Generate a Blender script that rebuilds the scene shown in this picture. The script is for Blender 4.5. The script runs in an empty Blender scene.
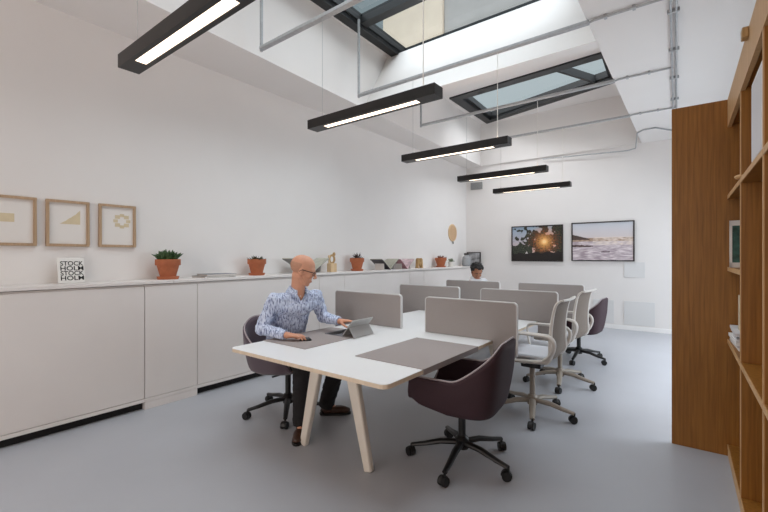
import bpy, bmesh, math, random
from mathutils import Vector, Matrix, noise
R = math.radians
PI = math.pi
random.seed(7)
scene = bpy.context.scene
COL = scene.collection

# ------------------------------------------------------------------ materials
def lin(c):
    return tuple((v/255/12.92 if v/255 <= .04045 else ((v/255+.055)/1.055)**2.4) for v in c)

MATS = {}
def mat(name, rgb, rough=.5, metal=0, var=.0, scale=20, bump=0, bscale=200, stretch=(1, 1, 1), spec=.5, coat=0, sheen=0):
    """plain surface with a little procedural colour variation and bump"""
    if name in MATS: return MATS[name]
    m = bpy.data.materials.new(name); m.use_nodes = True
    nt = m.node_tree; b = nt.nodes['Principled BSDF']
    b.inputs['Roughness'].default_value = rough
    b.inputs['Metallic'].default_value = metal
    b.inputs['Specular IOR Level'].default_value = spec
    b.inputs['Coat Weight'].default_value = coat
    b.inputs['Sheen Weight'].default_value = sheen
    c = lin(rgb)
    tc = nt.nodes.new('ShaderNodeTexCoord'); mp = nt.nodes.new('ShaderNodeMapping')
    mp.inputs['Scale'].default_value = stretch
    nt.links.new(tc.outputs['Object'], mp.inputs['Vector'])
    n = nt.nodes.new('ShaderNodeTexNoise'); n.inputs['Scale'].default_value = scale; n.inputs['Detail'].default_value = 4
    nt.links.new(mp.outputs['Vector'], n.inputs['Vector'])
    r = nt.nodes.new('ShaderNodeValToRGB')
    r.color_ramp.elements[0].position = .3; r.color_ramp.elements[1].position = .7
    r.color_ramp.elements[0].color = tuple(v*(1-var) for v in c)+(1,)
    r.color_ramp.elements[1].color = tuple(min(1, v*(1+var)) for v in c)+(1,)
    nt.links.new(n.outputs['Fac'], r.inputs['Fac']); nt.links.new(r.outputs['Color'], b.inputs['Base Color'])
    if bump:
        n2 = nt.nodes.new('ShaderNodeTexNoise'); n2.inputs['Scale'].default_value = bscale
        nt.links.new(tc.outputs['Object'], n2.inputs['Vector'])
        bp = nt.nodes.new('ShaderNodeBump'); bp.inputs['Strength'].default_value = bump; bp.inputs['Distance'].default_value = .003
        nt.links.new(n2.outputs['Fac'], bp.inputs['Height']); nt.links.new(bp.outputs['Normal'], b.inputs['Normal'])
    MATS[name] = m
    return m

def wood(name, c0, c1, rough=.45, stretch=(30, 30, 1.2), scale=2.0, spec=.4):
    if name in MATS: return MATS[name]
    m = bpy.data.materials.new(name); m.use_nodes = True
    nt = m.node_tree; b = nt.nodes['Principled BSDF']; b.inputs['Roughness'].default_value = rough
    b.inputs['Specular IOR Level'].default_value = spec
    tc = nt.nodes.new('ShaderNodeTexCoord'); mp = nt.nodes.new('ShaderNodeMapping'); mp.inputs['Scale'].default_value = stretch
    nt.links.new(tc.outputs['Object'], mp.inputs['Vector'])
    n = nt.nodes.new('ShaderNodeTexNoise'); n.inputs['Scale'].default_value = scale; n.inputs['Detail'].default_value = 8; n.inputs['Distortion'].default_value = .6
    nt.links.new(mp.outputs['Vector'], n.inputs['Vector'])
    r = nt.nodes.new('ShaderNodeValToRGB'); r.color_ramp.elements[0].position = .3; r.color_ramp.elements[1].position = .7
    r.color_ramp.elements[0].color = lin(c0)+(1,); r.color_ramp.elements[1].color = lin(c1)+(1,)
    nt.links.new(n.outputs['Fac'], r.inputs['Fac']); nt.links.new(r.outputs['Color'], b.inputs['Base Color'])
    MATS[name] = m
    return m

def emit(name, rgb, strength):
    m = bpy.data.materials.new(name); m.use_nodes = True
    b = m.node_tree.nodes['Principled BSDF']
    b.inputs['Base Color'].default_value = (.8, .8, .8, 1)
    b.inputs['Emission Color'].default_value = lin(rgb)+(1,)
    b.inputs['Emission Strength'].default_value = strength
    MATS[name] = m
    return m

def pane_glass(name, tint, gloss=.06):
    m = bpy.data.materials.new(name); m.use_nodes = True
    nt = m.node_tree; nt.nodes.remove(nt.nodes['Principled BSDF'])
    t = nt.nodes.new('ShaderNodeBsdfTransparent'); t.inputs['Color'].default_value = tint+(1,)
    g = nt.nodes.new('ShaderNodeBsdfGlossy'); g.inputs['Roughness'].default_value = .03
    mx = nt.nodes.new('ShaderNodeMixShader'); mx.inputs['Fac'].default_value = gloss
    nt.links.new(t.outputs[0], mx.inputs[1]); nt.links.new(g.outputs[0], mx.inputs[2])
    nt.links.new(mx.outputs[0], nt.nodes['Material Output'].inputs['Surface'])
    MATS[name] = m
    return m

def art_mat():
    m = bpy.data.materials.new('printed_picture'); m.use_nodes = True
    nt = m.node_tree; b = nt.nodes['Principled BSDF']; b.inputs['Roughness'].default_value = .5
    a = nt.nodes.new('ShaderNodeAttribute'); a.attribute_name = 'print'
    nt.links.new(a.outputs['Color'], b.inputs['Base Color'])
    MATS['print'] = m
    return m

def shirt_mat():
    m = bpy.data.materials.new('patterned_shirt_cotton'); m.use_nodes = True
    nt = m.node_tree; b = nt.nodes['Principled BSDF']; b.inputs['Roughness'].default_value = .85
    tc = nt.nodes.new('ShaderNodeTexCoord'); mp = nt.nodes.new('ShaderNodeMapping')
    mp.inputs['Scale'].default_value = (84, 84, 22); mp.inputs['Rotation'].default_value = (.35, .2, .4)
    nt.links.new(tc.outputs['Object'], mp.inputs['Vector'])
    n = nt.nodes.new('ShaderNodeTexNoise'); n.inputs['Scale'].default_value = 1.0; n.inputs['Detail'].default_value = 2
    nt.links.new(mp.outputs['Vector'], n.inputs['Vector'])
    r = nt.nodes.new('ShaderNodeValToRGB'); e = r.color_ramp.elements
    e[0].position = .34; e[0].color = lin((112, 122, 158))+(1,)
    e[1].position = .60; e[1].color = lin((214, 224, 243))+(1,)
    x = r.color_ramp.elements.new(.46); x.color = lin((178, 190, 218))+(1,)
    nt.links.new(n.outputs['Fac'], r.inputs['Fac']); nt.links.new(r.outputs['Color'], b.inputs['Base Color'])
    MATS['shirt'] = m
    return m

M_wall = mat('white_wall_paint', (226, 222, 219), .85, var=.012, scale=2, bump=.05, bscale=150)
M_ceil = mat('white_ceiling_paint', (226, 222, 219), .9, var=.01, scale=2)
M_floor = mat('grey_resin_floor', (172, 174, 180), .36, var=.035, scale=1.3, bump=.03, bscale=25, spec=.45)
M_cab = mat('white_cabinet_laminate', (222, 216, 212), .5, var=.012, scale=4)
M_top = mat('white_desk_laminate', (240, 240, 240), .32, var=.008, scale=6)
M_ply = wood('pale_plywood_edge', (214, 196, 172), (226, 210, 188), .5)
M_leg = mat('cream_painted_leg', (222, 214, 202), .45, var=.02, scale=8)
M_blackgap = mat('black_kickboard', (14, 13, 13), .7)
M_felt = mat('grey_felt', (158, 151, 148), .95, var=.05, scale=260, bump=.25, bscale=500)
M_felt_trim = mat('pale_felt_trim', (205, 203, 202), .8, var=.02)
M_mat = mat('taupe_desk_mat', (160, 150, 147), .9, var=.04, scale=200, bump=.1, bscale=400)
M_purple = mat('aubergine_upholstery', (56, 34, 41), .8, var=.08, scale=120, bump=.15, bscale=500)
M_purple2 = mat('mauve_upholstery', (80, 66, 76), .85, var=.08, scale=120, bump=.15, bscale=500, sheen=.3)
M_pipe = mat('grey_piping', (166, 154, 156), .7)
M_black = mat('black_plastic', (22, 21, 22), .42, var=.05)
M_rubber = mat('black_rubber', (16, 16, 17), .6)
M_taupe = mat('taupe_metal', (150, 140, 128), .4, var=.03)
M_chairgrey = mat('light_grey_frame', (210, 204, 197), .45, var=.02)
M_mesh = mat('grey_knit_back', (128, 116, 106), .9, var=.1, scale=300, bump=.3, bscale=600)
M_seat = mat('pale_grey_seat_fabric', (205, 206, 212), .85, var=.03, scale=200)
M_lamp = mat('black_lamp_housing', (30, 27, 26), .4, var=.04, metal=.2)
M_led = emit('lit_diffuser', (255, 232, 204), 2.8)
M_up = emit('lit_uplight', (255, 208, 168), 5.5)
M_wire = mat('steel_wire', (190, 190, 190), .35, metal=.8)
M_cable = mat('white_cable', (225, 222, 216), .5)
M_galv = mat('galvanised_steel', (168, 170, 172), .42, metal=.25, var=.1, scale=30)
M_oak = wood('oak_veneer', (126, 80, 26), (156, 104, 42), .42)
M_oakL = wood('pale_oak_edge', (186, 146, 102), (204, 166, 122), .5, spec=.25)
M_frameoak = wood('light_oak_moulding', (162, 134, 106), (184, 156, 126), .5)
M_paper = mat('white_paper', (224, 219, 214), .8)
M_tan = mat('tan_print', (208, 192, 160), .8, var=.05)
M_terra = mat('terracotta', (172, 100, 66), .8, var=.08, scale=25, bump=.1, bscale=90)
M_soil = mat('dark_soil', (52, 40, 32), .95, var=.3, scale=80)
M_leaf = mat('succulent_green', (62, 88, 52), .5, var=.3, scale=30)
M_leafd = mat('dark_bronze_leaf', (58, 44, 42), .5, var=.3, scale=30)
M_leafs = mat('grey_green_leaf', (120, 132, 104), .5, var=.2, scale=30)
M_ink = mat('black_ink', (18, 18, 18), .7)
M_darkframe = mat('dark_picture_frame', (34, 27, 26), .4)
M_skyframe = mat('dark_grey_window_frame', (34, 36, 38), .45)
M_pale_pot = mat('white_ceramic', (226, 224, 218), .35)
M_beechw = wood('beech', (204, 172, 132), (222, 194, 156), .55)
M_olive = wood('dark_ornament_wood', (156, 122, 78), (188, 154, 104), .5)
M_skin = mat('light_skin', (206, 150, 122), .55, var=.06, scale=18)
M_skin2 = mat('tan_skin', (168, 116, 88), .55, var=.06, scale=18)
M_stubble = mat('cropped_grey_hair', (184, 138, 114), .9, var=.15, scale=200)
M_hair = mat('black_hair', (22, 19, 18), .55, var=.2, scale=60, bump=.4, bscale=120)
M_trouser = mat('black_trousers', (27, 25, 27), .9, var=.1, scale=60)
M_shoe = mat('brown_leather', (66, 42, 30), .4, var=.1)
M_sole = mat('black_sole', (20, 18, 17), .6)
M_whiteshirt = mat('white_shirt_cotton', (226, 228, 232), .85)
M_glasses = mat('dark_glasses', (38, 28, 22), .3)
M_eye = mat('eye_white', (225, 220, 214), .3)
M_iris = mat('dark_iris', (40, 30, 24), .3)
M_lip = mat('lips', (172, 104, 90), .5)
M_alu = mat('silver_aluminium', (176, 175, 174), .45, metal=.25)
M_screen = mat('dark_screen', (20, 22, 26), .12)
M_kb = mat('grey_keyboard_cover', (118, 118, 124), .8)
M_magdark = mat('dark_cover', (70, 66, 70), .5, var=.2, scale=30)
M_maggreen = mat('grey_green_pages', (176, 174, 160), .6, var=.12, scale=14)
M_magpink = mat('rose_printed_pages', (186, 140, 146), .6, var=.3, scale=18)
M_vent = mat('grey_grille', (150, 150, 148), .5)
M_vase = mat('smoky_grey_glass', (150, 152, 154), .15)
M_beige = mat('beige_render', (240, 222, 200), .9, var=.05, scale=3)
M_greyr = mat('grey_render', (186, 182, 178), .9, var=.05, scale=3)
M_glass = pane_glass('skylight_glass', (.40, .43, .44), .05)
M_cglass = pane_glass('clear_glass', (.95, .96, .96), .05)
M_print = art_mat()
M_shirt = shirt_mat()
M_teal = mat('teal_print', (52, 92, 84), .6, var=.5, scale=25)

# ------------------------------------------------------------------ mesh builder
def spline(pts, rr, n=5):
    pts = [Vector(p) for p in pts]; P, Q = [], []
    for i in range(len(pts)-1):
        a, b, c, d = pts[max(i-1,0)], pts[i], pts[i+1], pts[min(i+2,len(pts)-1)]
        for k in range(n):
            t = k/n
            P.append(.5*((2*b)+(c-a)*t+(2*a-5*b+4*c-d)*t*t+(3*b-a-3*c+d)*t**3)); Q.append(rr[i]+(rr[i+1]-rr[i])*t)
    return P+[pts[-1]], Q+[rr[-1]]

class MB:
    def __init__(s): s.bm = bmesh.new()
    def face(s, pts):
        vs = [s.bm.verts.new(p) for p in pts]
        try: return s.bm.faces.new(vs)
        except ValueError: return None
    def box(s, x0, x1, y0, y1, z0, z1):
        p = [(x0,y0,z0),(x1,y0,z0),(x1,y1,z0),(x0,y1,z0),(x0,y0,z1),(x1,y0,z1),(x1,y1,z1),(x0,y1,z1)]
        v = [s.bm.verts.new(q) for q in p]
        for f in ((0,3,2,1),(4,5,6,7),(0,1,5,4),(1,2,6,5),(2,3,7,6),(3,0,4,7)): s.bm.faces.new([v[i] for i in f])
        return s
    def loft(s, rings, cap0=True, cap1=True, closed=True):
        vr = [[s.bm.verts.new(p) for p in r] for r in rings]
        n = len(vr[0])
        for a, b in zip(vr, vr[1:]):
            for i in range(n if closed else n-1):
                j = (i+1) % n
                s.bm.faces.new((a[i], a[j], b[j], b[i]))
        if cap0: s.bm.faces.new(vr[0][::-1])
        if cap1: s.bm.faces.new(vr[-1])
        return s
    def frame(s, d):
        d = Vector(d).normalized()
        up = Vector((0,0,1)) if abs(d.z) < .95 else Vector((1,0,0))
        u = d.cross(up).normalized(); v = u.cross(d).normalized()
        return u, v
    def tube(s, pts, r, seg=10, flat=1.0, cap=True):
        pts = [Vector(p) for p in pts]; n = len(pts)
        rr = r if isinstance(r, (list, tuple)) else [r]*n
        rings = []; u = None
        for i, p in enumerate(pts):
            d = (pts[min(i+1, n-1)]-pts[max(i-1, 0)]).normalized()
            if u is None: u, v = s.frame(d)
            else:
                u = (u-d*u.dot(d)).normalized(); v = u.cross(d).normalized()
            rings.append([p+(u*math.cos(2*PI*k/seg)+v*math.sin(2*PI*k/seg)*flat)*rr[i] for k in range(seg)])
        return s.loft(rings, cap, cap)
    def bar(s, p0, p1, w0, h0, w1=None, h1=None, up=(0,0,1)):
        p0, p1 = Vector(p0), Vector(p1); w1 = w0 if w1 is None else w1; h1 = h0 if h1 is None else h1
        d = (p1-p0).normalized(); up = Vector(up)
        if abs(d.dot(up)) > .97: up = Vector((1,0,0))
        u = d.cross(up).normalized(); v = u.cross(d).normalized()
        q = lambda p, w, h: [p+u*w/2+v*h/2, p-u*w/2+v*h/2, p-u*w/2-v*h/2, p+u*w/2-v*h/2]
        return s.loft([q(p0, w0, h0), q(p1, w1, h1)])
    def lathe(s, prof, c=(0,0,0), seg=24, cap0=True, cap1=True):
        return s.loft([[(c[0]+r*math.cos(2*PI*k/seg), c[1]+r*math.sin(2*PI*k/seg), c[2]+z) for k in range(seg)] for r, z in prof], cap0, cap1)
    def ball(s, c, r, mtx=None, seg=16, rings=10):
        """ellipsoid with radii r, optional 3x3 rotation"""
        if not isinstance(r, (tuple, list)): r = (r,)*3
        c = Vector(c); out = []
        for i in range(1, rings):
            t = PI*i/rings
            ring = []
            for k in range(seg):
                a = 2*PI*k/seg
                q = Vector((r[0]*math.sin(t)*math.cos(a), r[1]*math.sin(t)*math.sin(a), -r[2]*math.cos(t)))
                ring.append(c+(mtx @ q if mtx else q))
            out.append(ring)
        return s.loft(out)
    def cap(s, p0, r0, p1, r1, e0=True, e1=True, seg=14):
        """tapered limb with rounded ends"""
        s.tube([p0, p1], [r0, r1], seg)
        if e0: s.ball(p0, r0, seg=seg, rings=8)
        if e1: s.ball(p1, r1, seg=seg, rings=8)
        return s
    def prism(s, poly, f):
        """poly: 2-D outline; f(u, v, t) with t = 0, 1 gives the two faces"""
        return s.loft([[f(u, v, 0) for u, v in poly], [f(u, v, 1) for u, v in poly]])
    def grid(s, f, nu, nv, closed=False):
        return s.loft([[f(i/(nu if closed else nu-1), j/(nv-1)) for i in range(nu)] for j in range(nv)], False, False, closed)
    def build(s, name, material, parent=None, world=False, bevel=0, solid=0, sub=0, loc=None, sharp=35, kind=None, off=-1):
        bmesh.ops.remove_doubles(s.bm, verts=s.bm.verts, dist=1e-6)
        bmesh.ops.recalc_face_normals(s.bm, faces=s.bm.faces)
        if world and parent is not None:
            bmesh.ops.translate(s.bm, verts=s.bm.verts, vec=-rootloc(parent))
        elif loc is not None:
            bmesh.ops.translate(s.bm, verts=s.bm.verts, vec=-Vector(loc))
        me = bpy.data.meshes.new(name); s.bm.to_mesh(me); s.bm.free()
        return link(name, me, material, parent, bevel, solid, sub, loc, sharp, kind, off)

def rootloc(o):
    v = Vector((0,0,0))
    while o is not None: v += o.location; o = o.parent
    return v

def link(name, me, material, parent=None, bevel=0, solid=0, sub=0, loc=None, sharp=35, kind=None, off=-1):
    if material is not None:
        me.materials.clear(); me.materials.append(material)
    me.shade_smooth(); me.set_sharp_from_angle(angle=R(sharp))
    o = bpy.data.objects.new(name, me); COL.objects.link(o)
    if parent is not None: o.parent = parent
    if loc is not None: o.location = loc
    if solid:
        m = o.modifiers.new('solid', 'SOLIDIFY'); m.thickness = solid; m.offset = off
    if sub:
        m = o.modifiers.new('sub', 'SUBSURF'); m.levels = sub; m.render_levels = sub
    if bevel:
        m = o.modifiers.new('bevel', 'BEVEL'); m.width = bevel; m.segments = 2; m.limit_method = 'ANGLE'; m.angle_limit = R(40)
    if kind: o['kind'] = kind
    return o

def thing(name, label, cat, loc=(0,0,0), rz=0, group=None):
    o = bpy.data.objects.new(name, None); COL.objects.link(o)
    o.empty_display_size = .1
    o.location = loc; o.rotation_euler = (0,0,rz)
    return tag(o, label, cat, group)
def tag(o, label, cat, group=None):
    o['label'] = label; o['category'] = cat
    if group: o['group'] = group
    return o
def copy_tree(o, parent=None):
    c = o.copy(); COL.objects.link(c)
    if parent is not None: c.parent = parent
    for ch in list(o.children): copy_tree(ch, c)
    return c
def dup(o, label, loc, rz=None):
    c = copy_tree(o); c.location = loc; c['label'] = label
    if rz is not None: c.rotation_euler = (0,0,rz)
    return c
def struct(name, mb, m, **k): return mb.build(name, m, kind='structure', **k)
def glyph_mesh(txt, size=1.0, bold=.0):
    cu = bpy.data.curves.new('lettering', 'FONT'); cu.body = txt; cu.size = size; cu.offset = bold
    o = bpy.data.objects.new('lettering', cu); COL.objects.link(o)
    me = bpy.data.meshes.new_from_object(o.evaluated_get(bpy.context.evaluated_depsgraph_get()))
    bpy.data.objects.remove(o); bpy.data.curves.remove(cu)
    return me
def melt(mb, voxel, smooth=4, fac=.5):
    """fuse overlapping closed shapes into one continuous skin"""
    bmesh.ops.remove_doubles(mb.bm, verts=mb.bm.verts, dist=1e-6)
    bmesh.ops.recalc_face_normals(mb.bm, faces=mb.bm.faces)
    me = bpy.data.meshes.new('tmp'); mb.bm.to_mesh(me); mb.bm.free()
    o = bpy.data.objects.new('tmp', me); COL.objects.link(o)
    m = o.modifiers.new('r', 'REMESH'); m.mode = 'VOXEL'; m.voxel_size = voxel
    if smooth:
        m = o.modifiers.new('s', 'SMOOTH'); m.factor = fac; m.iterations = smooth
    out = bpy.data.meshes.new_from_object(o.evaluated_get(bpy.context.evaluated_depsgraph_get()))
    bpy.data.objects.remove(o); bpy.data.meshes.remove(me)
    return out
def put(name, me, material, parent, sharp=180):
    me.transform(Matrix.Translation(-rootloc(parent)))
    return link(name, me, material, parent, sharp=sharp)

# ------------------------------------------------------------------ the room
XW, YF, ZC = -4.45, 9.2, 3.62          # left wall, far wall, ceiling
XS = -.77                              # right edge of the roof-light shaft
xl = lambda y: -3.62-.047*y            # left edge of the shaft
struct('floor', MB().box(-4.7, 2.0, -2.9, 9.5, -.15, 0), M_floor)
struct('wall_left', MB().box(XW-.15, XW, -2.9, 9.5, 0, 4.7), M_wall)
struct('wall_far', MB().box(XW, 2.0, YF, YF+.15, 0, 4.7), M_wall)
wb = MB(); wb.box(XW, 2.0, -2.65, -2.5, 0, .5); wb.box(XW, 2.0, -2.65, -2.5, 2.9, 4.7)
wb.box(XW, -3.9, -2.65, -2.5, .5, 2.9); wb.box(.3, 2.0, -2.65, -2.5, .5, 2.9)
struct('wall_back', wb, M_wall)
wr = MB(); wr.box(.62, .77, -2.5, 3.95, 0, 4.7); wr.box(.77, 1.7, 3.8, 3.95, 0, 4.7)
wr.box(1.55, 1.7, 3.95, YF, 0, .4); wr.box(1.55, 1.7, 3.95, YF, 2.9, 4.7)
wr.box(1.55, 1.7, 3.95, 4.3, .4, 2.9); wr.box(1.55, 1.7, 8.7, YF, .4, 2.9)
struct('wall_right', wr, M_wall)

def ringslab(outer, inner, z0, z1):
    mb = MB(); n = 4
    def V(p, z): return mb.bm.verts.new((p[0], p[1], z))
    o0=[V(p,z0) for p in outer]; o1=[V(p,z1) for p in outer]; i0=[V(p,z0) for p in inner]; i1=[V(p,z1) for p in inner]
    for k in range(n):
        j=(k+1)%n
        mb.bm.faces.new((o0[k],o0[j],i0[j],i0[k])); mb.bm.faces.new((o1[k],i1[k],i1[j],o1[j]))
        mb.bm.faces.new((i0[k],i0[j],i1[j],i1[k])); mb.bm.faces.new((o0[k],o1[k],o1[j],o0[j]))
    return mb
Y0 = .2; YE = 9.17
struct('ceiling', ringslab([(XW,-2.6),(2,-2.6),(2,YF),(XW,YF)], [(xl(Y0),Y0),(XS,Y0),(XS,YE),(xl(YE),YE)], ZC, ZC+.14), M_ceil)
# shaft walls above the ceiling
sh = MB()
t = .12
sh.loft([[(xl(Y0)-t,Y0,z),(xl(Y0),Y0,z),(xl(YE),YE,z),(xl(YE)-t,YE,z)] for z in (ZC+.14, 4.80)])
struct('trim_1', sh, M_wall)
struct('trim_2', MB().box(XS, XS+t, Y0, YE, ZC+.14, 4.75), M_wall)
struct('trim_3', MB().box(-4.3, XS+t, Y0-t, Y0, ZC+.14, 4.75), M_wall)
struct('trim_4', MB().box(xl(YE)-.1, XS+.1, YE, YF, ZC+.14, 4.75), M_wall)
bm5 = MB(); bm5.prism([(4.54,ZC),(4.70,ZC),(5.56,4.62),(5.16,4.62)], lambda u, v, t: (-4.1+(XS+4.105)*t, u, v))
struct('trim_5', bm5, M_wall)            # splayed beam between the two roof lights

def roof_light(n, outer, inner, z, mullions, fw=.11, fh=.16):
    struct('ceiling_roof_%d' % n, ringslab(outer, inner, z, z+.12), M_ceil)
    root = bpy.data.objects.new('window_%d' % n, None); COL.objects.link(root); root['kind'] = 'structure'
    root.location = (inner[0][0], inner[0][1], z)
    c = Vector((sum(p[0] for p in inner)/4, sum(p[1] for p in inner)/4))
    ins = []
    for k in range(4):
        p, q = Vector(inner[k]), Vector(inner[k-1]); r_ = Vector(inner[(k+1) % 4])
        d = ((q-p).normalized()+(r_-p).normalized()).normalized()
        ins.append(tuple(p+d*fw*1.41))
    ringslab(inner, ins, z-.03, z+fh).build('window_frame', M_skyframe, root, world=True)
    ins2 = [tuple(Vector(p)+(c-Vector(p)).normalized()*.06) for p in ins]
    ringslab(ins, ins2, z+.03, z+fh-.02).build('sash', M_skyframe, root, world=True)
    for a, b, w in mullions:
        MB().bar((a[0], a[1], z+.07), (b[0], b[1], z+.07), w, .13).build('mullion', M_skyframe, root, world=True)
    g = MB(); g.face([(p[0], p[1], z+.10) for p in ins]); g.build('pane', M_glass if n == 1 else M_cglass, root, world=True)
z1 = 4.62; z2 = 4.62
roof_light(1, [(-4.1,Y0),(XS+.05,Y0),(XS+.05,5.6),(-4.1,5.6)], [(-3.66,.7),(-.9,.7),(-.9,5.5),(-3.78,5.5)], z1,
           [((-3.6,4.26),(-.9,4.20),.13), ((-3.6,2.5),(-.9,2.5),.13)], fw=.13)
roof_light(2, [(-4.25,5.6),(XS+.05,5.6),(XS+.05,YF),(-4.25,YF)], [(-3.86,7.22),(-.92,7.02),(-.92,8.32),(-3.88,9.12)], z2,
           [((-2.0,7.0),(-1.2,8.7),.05)], fw=.19)
struct('wall_parapet', MB().box(-4.75, -3.45, 6.2, 6.35, 4.9, 6.1), M_beige)
struct('wall_neighbour', MB().box(-3.44, 2.5, 6.25, 6.4, 4.9, 6.1), M_greyr)

struct('baseboard_far', MB().box(-4.05, 2.0, YF-.015, YF, 0, .085), mat('white_skirting', (236, 234, 232), .4), bevel=.004)
# flush access panels low on the far wall
for nm, x0, x1, za, zb in (('trim_6', -1.066, -.717, 1.03, 1.33), ('trim_7', -1.066, -.557, .105, .565), ('trim_8', -1.62, -1.24, .105, .565)):
    o = struct(nm, MB().box(x0, x1, YF-.012, YF, za, zb), mat('panel_paint', (214, 213, 212), .6), bevel=.003)
vg = MB().box(-4.32, -4.02, YF-.03, YF, 3.07, 3.24).build('air_vent', M_vent, bevel=.004)
tag(vg, 'small grey ventilation grille high on the far wall near the corner', 'vent')
vs = MB()
for k in range(7): vs.bar((-4.30, YF-.034, 3.09+k*.022), (-4.04, YF-.034, 3.09+k*.022), .012, .006)
vs.build('grille_slat', M_galv, vg)

# ------------------------------------------------------------------ conduits under the roof lights
YC = [1.02, 2.56, 4.10, 5.66, 7.20]
names = ['nearest the camera, above the first lamp', 'second from the camera, above the second lamp', 'in front of the white beam, above the third lamp',
         'crossing the far roof light, above the fourth lamp', 'next to the far wall, above the last lamp']
for i, y in enumerate(YC):
    x0 = -3.55 if i < 4 else -2.72
    root = thing('cable_conduit', 'galvanised cable conduit across the shaft, '+names[i], 'conduit', (x0, y, 3.6), group='galvanised conduits across the roof light shaft')
    zc = 3.60
    if i < 4: MB().bar((x0, y, zc-.03), (x0, y, z1), .024, .024).build('post', M_galv, root, world=True)
    ch = MB(); ch.bar((x0, y, zc), (XS+.02, y-.02, 3.59), .055, .03); ch.build('channel', M_galv, root, world=True, bevel=.003)
    MB().tube([(XS-.05, y, 3.585), (XS+.06, y, 3.605), (-.17+.0*i, y+.0, 3.60)], .011, 8).build('ceiling_pipe', M_galv, root, world=True)
    for xx in (-.62, -.4): MB().box(xx-.012, xx+.012, y-.025, y+.025, 3.59, 3.619).build('pipe_clip', M_galv, root, world=True)
pr = thing('cable_conduit', 'pair of galvanised conduits running along the ceiling above the bookcase', 'conduit', (-.16, 5, 3.6))
for dx in (-.02, .02):
    MB().tube([(-.06+dx, 1.5, 3.60), (-.20+dx, 7.25, 3.60)], .010, 8).build('pipe', M_galv, pr, world=True)
for k in range(7):
    yk = 1.9+k*.82; xk = -.06-.14*(yk-1.5)/5.75
    MB().box(xk-.045, xk+.045, yk-.012, yk+.012, 3.588, 3.619).build('pipe_clip', M_galv, pr, world=True)
p5 = MB().tube([(-2.6,9.15,3.575), (-1.0,9.12,3.50), (-.86,9.10,3.52), (-.82,8.8,3.59), (-.76,8.3,3.60), (-.66,8.16,3.60), (-.49,8.14,3.60), (-.27,8.5,3.60)], .012, 8)
tag(p5.build('cable_conduit', M_galv), 'thin kinked pipe along the top of the far wall by the ceiling corner', 'conduit')

# ------------------------------------------------------------------ pendant lamps
def lamp(y, label):
    xc = -2.125; L = 1.32; z0 = 2.60
    root = thing('pendant_lamp', label, 'lamp', (xc, y, z0), group='black linear pendant lamps')
    h = L/2
    hb = MB()
    hb.box(-h, h, -.06, -.046, 0, .08); hb.box(-h, h, .046, .06, 0, .08); hb.box(-h, h, -.046, .046, .03, .08)
    hb.box(-h, -h+.17, -.046, .046, 0, .03); hb.box(h-.17, h, -.046, .046, 0, .03)
    hb.box(-h+.17, h-.17, -.046, -.032, 0, .03); hb.box(-h+.17, h-.17, .032, .046, 0, .03)
    hb.build('housing', M_lamp, root)
    MB().box(-h+.171, h-.171, -.0315, .0315, .004, .029).build('diffuser', M_led, root)
    MB().box(-h+.10, h-.10, -.045, .045,   .0801, .0806).build('uplight_diffuser', M_up, root)
    for x, m, r in ((-h+.13, M_wire, .0022), (h-.13, M_cable, .0035)):
        MB().tube([(x, 0, .08), (x, 0, .98)], r, 6).build('suspension_cable', m, root)
        MB().lathe([(.012, 0), (.012, .02), (.004, .03)], (x, 0, .08), 10).build('cable_gripper', m, root)
    return root
LY = [1.035, 2.55, 4.10, 5.70, 7.17]
ln = ['nearest the camera, cut off by the top of the picture', 'second from the camera', 'third from the camera', 'fourth from the camera', 'farthest away, close to the far wall']
l0 = lamp(LY[0], 'black linear pendant lamp '+ln[0])
for i in range(1, 5): dup(l0, 'black linear pendant lamp '+ln[i], ([-2.125,-2.11,-2.155,-2.22,-2.25][i], LY[i], 2.60))

# ------------------------------------------------------------------ storage run along the left wall
XC = -4.10; ZL = 1.212
units = [(-1.50, .06, 0), (.06, 1.66, 0), (1.66, 2.17, 1), (2.17, 3.90, 0), (3.90, 4.41, 1), (4.41, 6.14, 0), (6.14, 6.65, 1), (6.65, 9.18, 0)]
ul = ['long white cabinet at the near end of the left wall run', 'long white cabinet under the three framed prints', 'narrow white cabinet on a solid plinth under the first terracotta pot',
      'long white cabinet behind the bald man', 'narrow white cabinet just right of the bald man, on a solid plinth', 'long white cabinet below the open magazines',
      'narrow white cabinet on a plinth below the small ornament', 'long white cabinet at the far end of the left wall run']
for (y0, y1, pl), lb in zip(units, ul):
    root = thing('storage_cabinet', lb, 'cabinet', (-4.28, (y0+y1)/2, 0), group='white storage cabinets along the left wall')
    MB().box(XW+.005, XC-.022, y0+.002, y1-.002, .075, ZL-.036).build('body', M_cab, root, world=True)
    MB().box(XC-.02, XC, y0+.003, y1-.003, .108, ZL-.052).build('door', M_cab, root, world=True, bevel=.002)
    MB().box(XC-.02, XC+.004, y0+.001, y1-.001, .072, .103).build('bottom_rail', M_cab, root, world=True, bevel=.002)
    if pl: MB().box(XW+.02, XC+.002, y0+.001, y1-.001, 0, .07).build('plinth', M_cab, root, world=True, bevel=.002)
    else: MB().box(XW+.02, XC-.05, y0+.001, y1-.001, 0, .07).build('kickboard', M_blackgap, root, world=True)
for y0, y1, lb in ((-1.5, 1.918, 'white ledge top on the near cabinets, under the first terracotta pot and the lettered book'),
                   (1.922, 9.19, 'long white ledge top on the cabinets behind the bald man up to the far wall')):
    tag(MB().box(XW+.002, XC+.012, y0, y1, ZL-.03, ZL).build('ledge_top', M_cab, bevel=.003), lb, 'ledge')

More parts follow.
